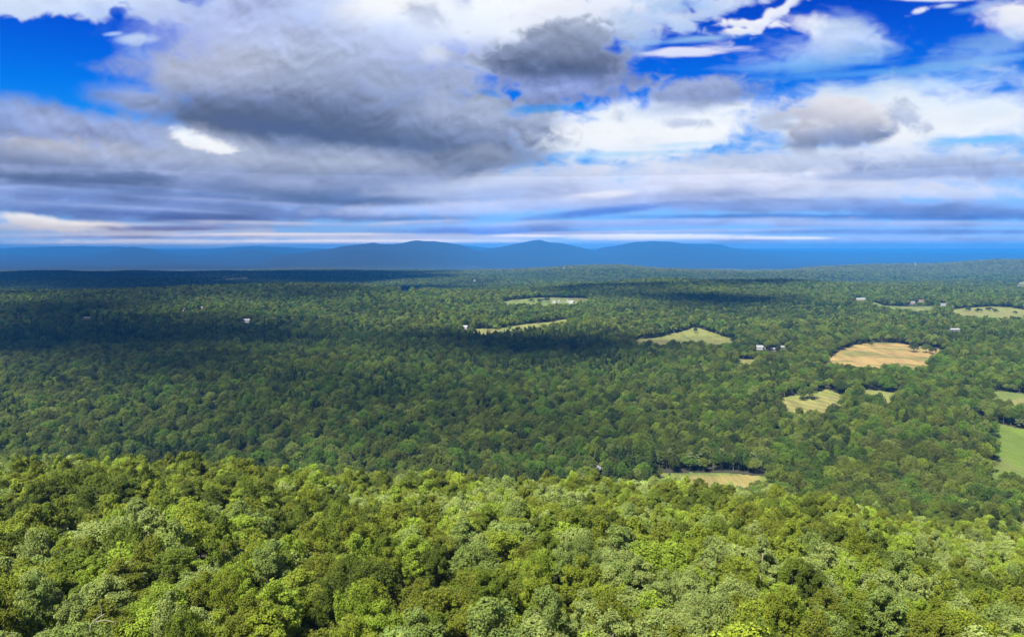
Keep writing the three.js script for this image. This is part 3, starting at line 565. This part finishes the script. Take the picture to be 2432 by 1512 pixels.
function trunkGeometry(seed, lobes, y0, y1, r0, bark, limbs = 5, sides = 7) {
  const r = rng(seed), V = (x, y, z) => new THREE.Vector3(x, y, z), top = V((r() - 0.5) * 0.8, mix(y0, y1, 0.62), (r() - 0.5) * 0.8), parts = [limb(V(0, -1.2, 0), top, r0, r0 * 0.42, sides, V((r() - 0.5) * 0.5, 0, (r() - 0.5) * 0.5), bark)];
  for (let k = 0; k < limbs; k++) { const l = lobes[(k * 3 + 1) % lobes.length], t = mix(0.45, 0.92, k / limbs); parts.push(limb(V(top.x * t, mix(-1.2, top.y, t), top.z * t), V(l[0], l[1] - 0.1, l[2]), r0 * 0.4, r0 * 0.09, 5, V(0, 0.5, 0), bark)); }
  return mergeGeometries(parts);
}
const leafMaterial = (r, g, b) => new THREE.MeshPhysicalMaterial({ color: new THREE.Color().setRGB(r, g, b), vertexColors: true, roughness: 1, specularIntensity: 0.3, transmission: 0.32, thickness: 0, side: THREE.DoubleSide });
const BARK = [0.15, 0.13, 0.11], barkMaterial = new THREE.MeshStandardMaterial({ vertexColors: true, roughness: 0.95 });

// kinds of foliage: linear base colours
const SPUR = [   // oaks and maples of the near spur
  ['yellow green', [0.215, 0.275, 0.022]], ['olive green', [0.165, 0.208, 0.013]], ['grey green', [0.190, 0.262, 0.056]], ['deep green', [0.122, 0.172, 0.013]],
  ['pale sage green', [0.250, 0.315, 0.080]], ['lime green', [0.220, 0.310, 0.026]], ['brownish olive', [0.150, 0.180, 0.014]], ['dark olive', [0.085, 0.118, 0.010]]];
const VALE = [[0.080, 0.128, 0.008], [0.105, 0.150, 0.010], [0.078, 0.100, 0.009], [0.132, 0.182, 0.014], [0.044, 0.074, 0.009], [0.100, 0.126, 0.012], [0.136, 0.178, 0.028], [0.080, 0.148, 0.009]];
const pickKind = (x, z, r) => { const n = fbm(x / 26 + 3, z / 26 + 40, 3) + (r - 0.5) * 0.45; return Math.max(0, Math.min(7, Math.floor((n - 0.22) / 0.56 * 8))); };
const SPUR_ORDER = [7, 1, 3, 6, 0, 5, 2, 4];

// shapes: near ones with fine leaves, then coarser for trees farther away
const NEAR = [], FORMS = { mid: [], far: [], remote: [] };
for (let k = 0; k < 8; k++) {
  const R = mix(2.3, 3.8, (k * 0.37) % 1), y1 = mix(12, 14.6, (k * 0.61) % 1), y0 = mix(5.5, 7.5, (k * 0.29) % 1);
  const crown = crownGeometry(100 + k, { R, y0, y1, lobes: 11 + (k % 4) * 3, sprays: 6400, size: 0.225 });
  NEAR.push({ crown, trunk: trunkGeometry(200 + k, crown.userData.lobes, y0, y1, 0.24, BARK), R, y1 });
}
const tinted = [2.2, 1.5, 4];   // bark against the leaf tint that a copy carries
function form(seed, o, trunk = 0.24) { const c = crownGeometry(seed, o); return mergeGeometries([c, trunkGeometry(seed + 7, c.userData.lobes, o.y0, o.y1, trunk, tinted, 3, 5)]); }
for (let k = 0; k < 5; k++) {
  const R = mix(3.4, 5.2, (k * 0.43) % 1), y1 = mix(12.5, 16.5, (k * 0.71) % 1);
  FORMS.mid.push(form(300 + k, { R: R * 0.72, y0: 6, y1: y1 * 0.92, lobes: 11 + k, sprays: 3200, size: 0.31 }));
  FORMS.far.push(form(400 + k, { R: R * 1.06, y0: 3.6, y1: y1 * 0.86, lobes: 15 + k, sprays: 1300, size: 0.7, clumpy: false }));
  FORMS.remote.push(form(500 + k, { R: R * 1.06, y0: 2.6, y1: y1 * 0.9, lobes: 11, sprays: 320, size: 1.5, clumpy: false }));
}
FORMS.mid.push(form(350, { R: 3.2, y0: 1.5, y1: 15, lobes: 26, sprays: 2300, size: 0.48, shape: 'cone' }));
FORMS.far.push(form(450, { R: 3.2, y0: 1.2, y1: 16, lobes: 24, sprays: 900, size: 0.8, shape: 'cone' }));
FORMS.remote.push(form(550, { R: 3.2, y0: 1, y1: 16, lobes: 16, sprays: 240, size: 1.5, shape: 'cone' }));

// where trees stand
const nearTrees = [], heaps = {};
const put = (lod, k, x, z, y, turn, sx, sy, c) => { (heaps[lod + k] ??= { lod, k, m: [], c: [] }).m.push(x, y, z, turn, sx, sy); heaps[lod + k].c.push(c); };
function hash(i, j, s) { return NT[((i * 131 + j * 71 + s * 977) & 255) | (((j * 59 + i * 17 + s * 389 + ((i >> 8) * 31)) & 255) << 8)]; }
function allowed(x, z, g, tall, rad) {   // how tall a tree may stand so that houses behind it stay in view
  let s = 1;
  for (const h of SIGHT) {
    if (z > h.z + h.half + 1 || z < h.z * 0.6) continue;
    const lat = Math.abs(x - h.x * z / h.z); if (lat > h.half + rad * 0.6) continue;
    if (z > h.z - h.half - 1) return lat < h.half + 2 ? 0 : s;
    const line = mix(EYE, h.y + h.up, z / h.z) - g; s = Math.min(s, line / tall);
  }
  return s;
}
const RINGS = [[12, 430, 4.2, 'mid', 1.0], [430, 1300, 7.9, 'far', 1.04], [1300, 3000, 9.0, 'remote', 1.2], [3000, 5200, 12, 'remote', 1.5], [5200, 8200, 16, 'remote', 1.9]];
for (const [d0, d1, step, lod, big] of RINGS) {
  const wide = d1 < 500 ? 1.0 : d1 < 1400 ? 0.86 : 0.76, z1 = d1;
  for (let j = Math.floor(d1 < 500 ? -70 / step : d0 / step); j * step < z1; j++) {
    const half = Math.max(90, Math.abs(j * step) * wide + 30);
    for (let i = -Math.ceil(half / step); i * step < half; i++) {
      const x = (i + (hash(i, j, 1) - 0.5) * 0.95 + (j & 1) * 0.5) * step, z = (j + (hash(i, j, 2) - 0.5) * 0.95) * step;
      if (z < d0 - (d0 < 20 ? 100 : 0) || z >= d1) continue;
      if (CLEAR.some((C) => inside(C, x, z))) continue;
      const q = hash(i, j, 3), kindN = hash(i, j, 4), g = groundAt(x, z);
      if (d1 < 500 && hash(i, j, 8) < 0.02 + 0.3 * sstep(0.60, 0.70, fbm(x / 11 + 60, z / 11 + 5, 2))) continue;
      const spur = z < 400 + (hash(i, j, 9) - 0.5) * 60;
      let k = Math.floor(kindN * 5); const grove = fbm(x / 120 + 80, z / 120 + 11, 2);
      if (!spur && (q > 0.55 && grove > 0.68 || q > 0.975)) k = 5;
      let sy = mix(0.72, 1.28, hash(i, j, 5)) * (spur ? 0.92 : 1.06), sx = mix(0.72, 1.3, hash(i, j, 6)) * big;
      if (lod === 'remote') sy *= Math.min(1.3, 1 + (big - 1) * 0.25);
      const s = allowed(x, z, g, 15 * sy, 4.5 * sx); if (s < 0.3) continue; if (s < 1) { sy *= s; sx *= Math.max(0.6, s); }
      const turn = q * 6.283, v = mix(0.62, 1.38, hash(i, j, 7));
      if (spur) {
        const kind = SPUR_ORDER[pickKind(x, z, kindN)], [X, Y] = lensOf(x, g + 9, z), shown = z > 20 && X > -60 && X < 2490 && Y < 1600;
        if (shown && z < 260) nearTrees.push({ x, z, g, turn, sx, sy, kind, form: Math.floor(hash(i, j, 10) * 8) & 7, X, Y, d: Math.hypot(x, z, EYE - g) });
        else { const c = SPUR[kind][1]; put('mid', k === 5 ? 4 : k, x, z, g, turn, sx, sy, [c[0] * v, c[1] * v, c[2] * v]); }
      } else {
        const sunlitTint = z > 4600 && x > -900 ? 0.7 * sstep(4600, 5300, z) * (1 - sstep(7400, 8200, z)) * sstep(-900, -200, x) : 0;   // sunlight along the far ridge, painted in as paler leaf colour
        const c = VALE[k === 5 ? 4 : pickKind(x * 0.7, z * 0.7, kindN)].map((q, t) => mix(q, [0.165, 0.200, 0.060][t], sunlitTint)), e = fbm(x / 900 + 33, z / 900 + 7, 2), wv = v * mix(0.85, 1.15, e), yel = mix(0.9, 1.12, fbm(x / 300 + 5, z / 300, 2));
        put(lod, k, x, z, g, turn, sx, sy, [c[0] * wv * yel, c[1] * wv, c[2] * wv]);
      }
    }
  }
}
// the 300 trees of the near spur that show largest, each a thing of its own
nearTrees.sort((a, b) => a.d - b.d);
{
  const mats = SPUR.map(([, c]) => leafMaterial(...c)), protos = new Map();
  const rowOf = (Y) => Y > 1500 ? 'touching the bottom edge' : Y > 1430 ? 'just above the bottom edge' : Y > 1370 ? 'low in the near forest' : 'farther up the near forest';
  const colOf = (X) => ['at the left edge', 'far left', 'on the left', 'left of the middle', 'right of the middle', 'on the right', 'far right', 'at the right edge'][Math.max(0, Math.min(7, Math.floor(X / 304)))];
  nearTrees.slice(0, 300).forEach((t) => {
    const key = t.form * 8 + t.kind; let o;
    if (protos.has(key)) o = protos.get(key).clone();
    else { o = new THREE.Group(); part('trunk', NEAR[t.form].trunk, barkMaterial, o); part('crown', NEAR[t.form].crown, mats[t.kind], o); protos.set(key, o); }
    o.name = numbered('broadleaf_tree'); o.position.set(t.x, t.g, -t.z); o.rotation.y = t.turn; o.scale.set(t.sx, t.sy, t.sx);
    const size = t.sx * NEAR[t.form].R, word = size > 3.5 ? 'broad' : size > 2.8 ? 'middling' : 'slim';
    o.userData = {}; tag(o, `${word} ${SPUR[t.kind][0]} leafy tree ${rowOf(t.Y)}, ${colOf(t.X)}`, 'tree', 'broadleaf trees of the near spur');
    scene.add(o);
  });
  for (const t of nearTrees.slice(300)) { const c = SPUR[t.kind][1]; put('mid', t.form % 5, t.x, t.z, t.g, t.turn, t.sx, t.sy, c); }
}
// the rest of the woods
{
  const woods = new THREE.Group(); woods.name = 'forest'; woods.userData = { kind: 'stuff', label: 'unbroken green forest covering the spur, the valley and the hills beyond' }; scene.add(woods);
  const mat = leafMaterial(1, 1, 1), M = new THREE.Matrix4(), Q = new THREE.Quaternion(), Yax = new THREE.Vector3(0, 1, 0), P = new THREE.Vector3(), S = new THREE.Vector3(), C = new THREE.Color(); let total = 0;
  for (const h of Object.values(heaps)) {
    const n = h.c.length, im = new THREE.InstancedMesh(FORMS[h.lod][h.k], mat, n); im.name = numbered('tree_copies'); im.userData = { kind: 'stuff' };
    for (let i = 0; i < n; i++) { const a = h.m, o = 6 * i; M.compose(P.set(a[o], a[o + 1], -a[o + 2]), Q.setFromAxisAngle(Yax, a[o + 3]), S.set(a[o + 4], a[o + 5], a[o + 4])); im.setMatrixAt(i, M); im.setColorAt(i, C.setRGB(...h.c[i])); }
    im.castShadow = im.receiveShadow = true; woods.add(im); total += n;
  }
}
// ---------------------------------------------------------------- trees that stand out one by one
{
  const greens = { mid: leafMaterial(0.10, 0.145, 0.022), dark: leafMaterial(0.045, 0.075, 0.016), pale: leafMaterial(0.16, 0.20, 0.07), silver: leafMaterial(0.26, 0.275, 0.16), dry: leafMaterial(0.38, 0.34, 0.2), bright: leafMaterial(0.16, 0.26, 0.03) };
  const light = [0.26, 0.24, 0.2];
  const shapes = {
    slim: [{ R: 2.9, y0: 2.6, y1: 14, lobes: 15, sprays: 1700, size: 0.5 }, light, 0.2],
    round: [{ R: 5.0, y0: 1.6, y1: 12, lobes: 15, sprays: 1800, size: 0.62 }, BARK, 0.3],
    bush: [{ R: 3.4, y0: 0.2, y1: 6, lobes: 10, sprays: 800, size: 0.6 }, BARK, 0.16],
    fir: [{ R: 2.8, y0: 0.8, y1: 13, lobes: 24, sprays: 1500, size: 0.5, shape: 'cone' }, BARK, 0.2],
  }, made = {};
  function single(name, shape, tint, x, z, sx, sy, label, category, group, seed = 0) {
    const key = shape + seed, [o, bark, r] = shapes[shape];
    if (!made[key]) { const crown = crownGeometry(700 + seed * 13 + shape.length, o); made[key] = [crown, trunkGeometry(800 + seed, crown.userData.lobes, o.y0, o.y1, r, bark, 4, 6)]; }
    const g = new THREE.Group(); g.name = numbered(name); part('trunk', made[key][1], barkMaterial, g); part('crown', made[key][0], greens[tint], g);
    g.position.set(x, groundAt(x, z), -z); g.rotation.y = (x * 7.3 + z) % 6.28; g.scale.set(sx, sy, sx); tag(g, label, category, group); scene.add(g); return g;
  }
  // pale slim trees at the back of the clearing below the spur
  const r = rng(77), spots = [[1566, 'mid'], [1592, 'pale'], [1616, 'mid'], [1640, 'pale'], [1662, 'pale'], [1694, 'mid'], [1716, 'pale'], [1742, 'pale'], [1768, 'bright'], [1790, 'pale'], [1816, 'mid'], [1838, 'pale']];
  const rank = ['leftmost', 'second from the left', 'third from the left', 'fourth from the left', 'fifth from the left', 'sixth from the left', 'sixth from the right', 'fifth from the right', 'fourth from the right', 'third from the right', 'second from the right', 'rightmost'];
  spots.forEach(([X, tint], k) => { const p = onGround(X, 1117 - r() * 6); single('slender_tree', 'slim', tint, p.x, p.z, mix(0.9, 1.35, r()), mix(0.85, 1.25, r()), `slender ${tint === 'mid' ? 'green' : tint === 'pale' ? 'pale green' : 'bright green'} tree with light trunk behind the sunlit clearing, ${rank[k]}`, 'tree', 'slender trees at the sunlit clearing', k % 3); });
  const at = (name, shape, tint, X, Y, sx, sy, label, seed = 0) => { const p = onGround(X, Y); single(name, shape, tint, p.x, p.z, sx, sy, label, shape === 'bush' ? 'bush' : 'tree', 'single trees and bushes in the fields', seed); };
  at('lone_tree', 'round', 'dark', 1652, 791, 0.75, 0.9, 'lone dark tree at the top corner of the triangular pasture');
  at('round_tree', 'round', 'dark', 2171, 836, 1.5, 1.1, 'broad dark tree on the far edge of the golden hay field');
  at('round_tree', 'round', 'mid', 2200, 838, 1.5, 1.15, 'large green tree right of the broad dark one by the golden field', 1);
  at('round_tree', 'round', 'dark', 2216, 841, 1.2, 0.9, 'dark tree at the right corner of the golden hay field', 1);
  at('round_tree', 'round', 'mid', 2070, 822, 0.7, 0.6, 'small round tree at the top of the golden hay field');
  at('round_tree', 'round', 'mid', 1905, 950, 1.2, 1.1, 'leafy tree in the middle of the split tan hay field, left one', 1);
  at('round_tree', 'round', 'mid', 1922, 948, 1.3, 1.2, 'leafy tree in the middle of the split tan hay field, right one');
  at('silver_tree', 'round', 'silver', 2346, 992, 1.05, 0.95, 'silvery pale round tree beside the dark belt above the lush meadow');
  at('silver_tree', 'round', 'pale', 2424, 1016, 1.0, 0.8, 'pale green round tree at the frame edge above the lush meadow', 1);
  at('round_tree', 'round', 'dark', 2318, 992, 1.2, 1.0, 'dark round tree left of the silvery tree above the lush meadow');
  at('round_tree', 'round', 'dark', 2372, 997, 1.3, 1.05, 'dark tree right of the silvery tree above the lush meadow', 1);
  at('round_tree', 'round', 'dark', 2398, 1004, 1.2, 1.0, 'dark tree between the silvery tree and the frame edge', 1);
  at('round_tree', 'round', 'mid', 2350, 940, 1.0, 0.9, 'green tree at the near left of the yellow green pasture');
  at('fir_tree', 'fir', 'bright', 1484, 1124, 0.9, 0.85, 'bright green pointed fir just right of the grey roofed valley house');
  at('meadow_bush', 'bush', 'dark', 2300, 738, 2.0, 1.5, 'dark bush clump nearest the left end of the wide pale pasture');
  at('meadow_bush', 'bush', 'dark', 2325, 741, 2.4, 1.5, 'dark bush second from the left in the wide pale pasture', 1);
  at('meadow_bush', 'bush', 'dark', 2352, 738, 2.6, 1.6, 'dark bush in the middle of the wide pale pasture');
  at('meadow_bush', 'bush', 'dark', 2366, 742, 1.8, 1.4, 'small dark bush right of the middle of the wide pale pasture', 1);
  at('meadow_bush', 'bush', 'dark', 2412, 745, 1.5, 1.2, 'small dark bush near the frame edge in the wide pale pasture');
  at('meadow_bush', 'bush', 'dark', 1262, 717, 2.2, 1.5, 'dark bush near the left end of the far green pasture', 1);
  at('meadow_bush', 'bush', 'dark', 1282, 718, 2.6, 1.8, 'dark bush clump left of the white barns on the far pasture');
  at('meadow_bush', 'bush', 'dark', 1298, 717, 2.6, 2.2, 'tall dark bush right beside the largest white barn', 1);
  at('meadow_bush', 'bush', 'mid', 1208, 782, 1.6, 1.2, 'green bush at the bend of the narrow pale pasture');
  at('meadow_bush', 'bush', 'bright', 1180, 782, 2.0, 1.7, 'bright green bush on the far edge of the narrow pale pasture', 1);
  const front = ['leftmost of the row', 'second of the row from the left', 'third of the row from the left', 'third of the row from the right', 'second of the row from the right', 'rightmost of the row'];
  [1574, 1612, 1668, 1706, 1762, 1806].forEach((X, k) => { const z = 522 + (k * 7) % 12, x = (X - LENS_X) / FOCAL * z * 1.01; single('clearing_bush', 'bush', k % 2 ? 'mid' : 'pale', x, z, 1.1 + 0.3 * (k % 3), 1.3 + 0.2 * (k % 2), `rounded ${k % 2 ? 'green' : 'pale green'} bush before the sunlit clearing, ${front[k]}`, 'bush', 'bushes in front of the clearing', k % 2); });
  // a bare white branch above the near canopy, and a dry pale crown
  {
    const p = onGround(222, 1484, 12.2), V = (x, y, z) => new THREE.Vector3(x, y, z), y = groundAt(p.x, p.z), bare = new THREE.Group(); bare.name = numbered('dead_tree'); bare.position.set(p.x, y, -p.z); scene.add(bare);
    tag(bare, 'dead tree with a bare curved white branch above the bottom left canopy', 'tree');
    const w = [0.34, 0.32, 0.29];
    part('trunk', limb(V(0, -1, 0), V(-0.6, 10.6, 0), 0.2, 0.1, 7, V(0.3, 0, 0), w), barkMaterial, bare);
    const b = part('branch', limb(V(-0.6, 10.5, 0), V(1.4, 13.6, 0.3), 0.1, 0.03, 6, V(-0.5, 0.5, 0), w), barkMaterial, bare);
    part('twig', limb(V(0.3, 12.6, 0.15), V(2.4, 12.7, 0.4), 0.045, 0.015, 5, V(0, 0.25, 0), w), barkMaterial, b);
    part('twig', limb(V(0.9, 13.2, 0.2), V(0.7, 14.6, 0), 0.04, 0.012, 5, V(0.15, 0, 0), w), barkMaterial, b);
  }
  { const p = onGround(1262, 1446, 12.5); single('withered_tree', 'slim', 'dry', p.x, p.z, 0.62, 0.93, 'small tree with dry whitish leaves poking from the bottom middle canopy', 'tree', undefined, 2); }
}
// ---------------------------------------------------------------- unseen clouds added overhead, out of the frame, to shade the land below
{
  const white = new THREE.MeshStandardMaterial({ color: new THREE.Color().setRGB(0.85, 0.86, 0.88), roughness: 1, transparent: true, opacity: 0.36 });
  const thick = white.clone(); thick.opacity = 0.75;
  const shade = (x, z, rx, rz, seed, up = 1650, dense = false) => {
    const r = rng(seed), parts = [], t = (EYE + up - 20) / SUN.y;
    for (let k = 0; k < (dense ? 44 : 26); k++) {
      const g = new THREE.IcosahedronGeometry(1, 3), p = g.attributes.position, a = r() * 6.28, q = Math.sqrt(r()), s = mix(0.34, 0.1, q) * mix(0.7, 1.2, r()), w = Math.sqrt(rx * rz);
      const ox = Math.cos(a) * q * rx, oz = Math.sin(a) * q * rz, oy = r() * 60;
      for (let i = 0; i < p.count; i++) { const X = p.getX(i), Y = p.getY(i), Z = p.getZ(i), n = 0.5 + fbm(X * 2.2 + k * 9 + 30, Z * 2.2 + Y * 1.7 + seed + 30, 4); p.setXYZ(i, ox + X * n * s * w * 1.15, oy + Y * n * s * w * 0.4, oz + Z * n * s * w); }
      g.computeVertexNormals(); parts.push(g);
    }
    const m = new THREE.Mesh(mergeGeometries(parts), dense ? thick : white); m.name = numbered('shade_cloud'); m.userData = { kind: 'structure', label: 'unseen grey white cumulus added overhead to shade the valley' };
    m.position.set(x + SUN.x * t, 20 + SUN.y * t, -z + SUN.z * t); m.castShadow = m.receiveShadow = true; scene.add(m);
  };
  shade(-520, 1280, 760, 420, 21);
  shade(-1000, 1950, 760, 520, 32);
  shade(20, 1180, 420, 170, 22);
  shade(480, 1960, 280, 440, 23);
  shade(640, 2750, 620, 320, 28);
  shade(-300, 2500, 900, 300, 24);
  shade(-1300, 3400, 1500, 650, 25, 2400);
  shade(-2600, 5200, 2300, 1500, 30, 3200);
  shade(-1900, 7600, 2600, 1500, 31, 3400);
  shade(-90, 655, 240, 75, 26);
  shade(92, 112, 75, 42, 29);
  shade(-52, 84, 60, 22, 33);
  shade(-1350, 3250, 1300, 480, 41, 2600, true);
  shade(-2200, 4300, 1800, 800, 42, 3200, true);
  shade(-2800, 5600, 2200, 900, 43, 3400, true);
  shade(-3200, 7000, 2800, 1000, 44, 3600, true);
  shade(-1000, 5000, 700, 1100, 45, 3400, true);
  shade(-1250, 2250, 800, 330, 46, 1900);
  shade(-150, 830, 260, 60, 47);
}
// ---------------------------------------------------------------- blue summer haze
scene.fog = new THREE.FogExp2(new THREE.Color().setRGB(0.05, 0.37, 1.0), 7e-5);
renderer.render(scene, camera);
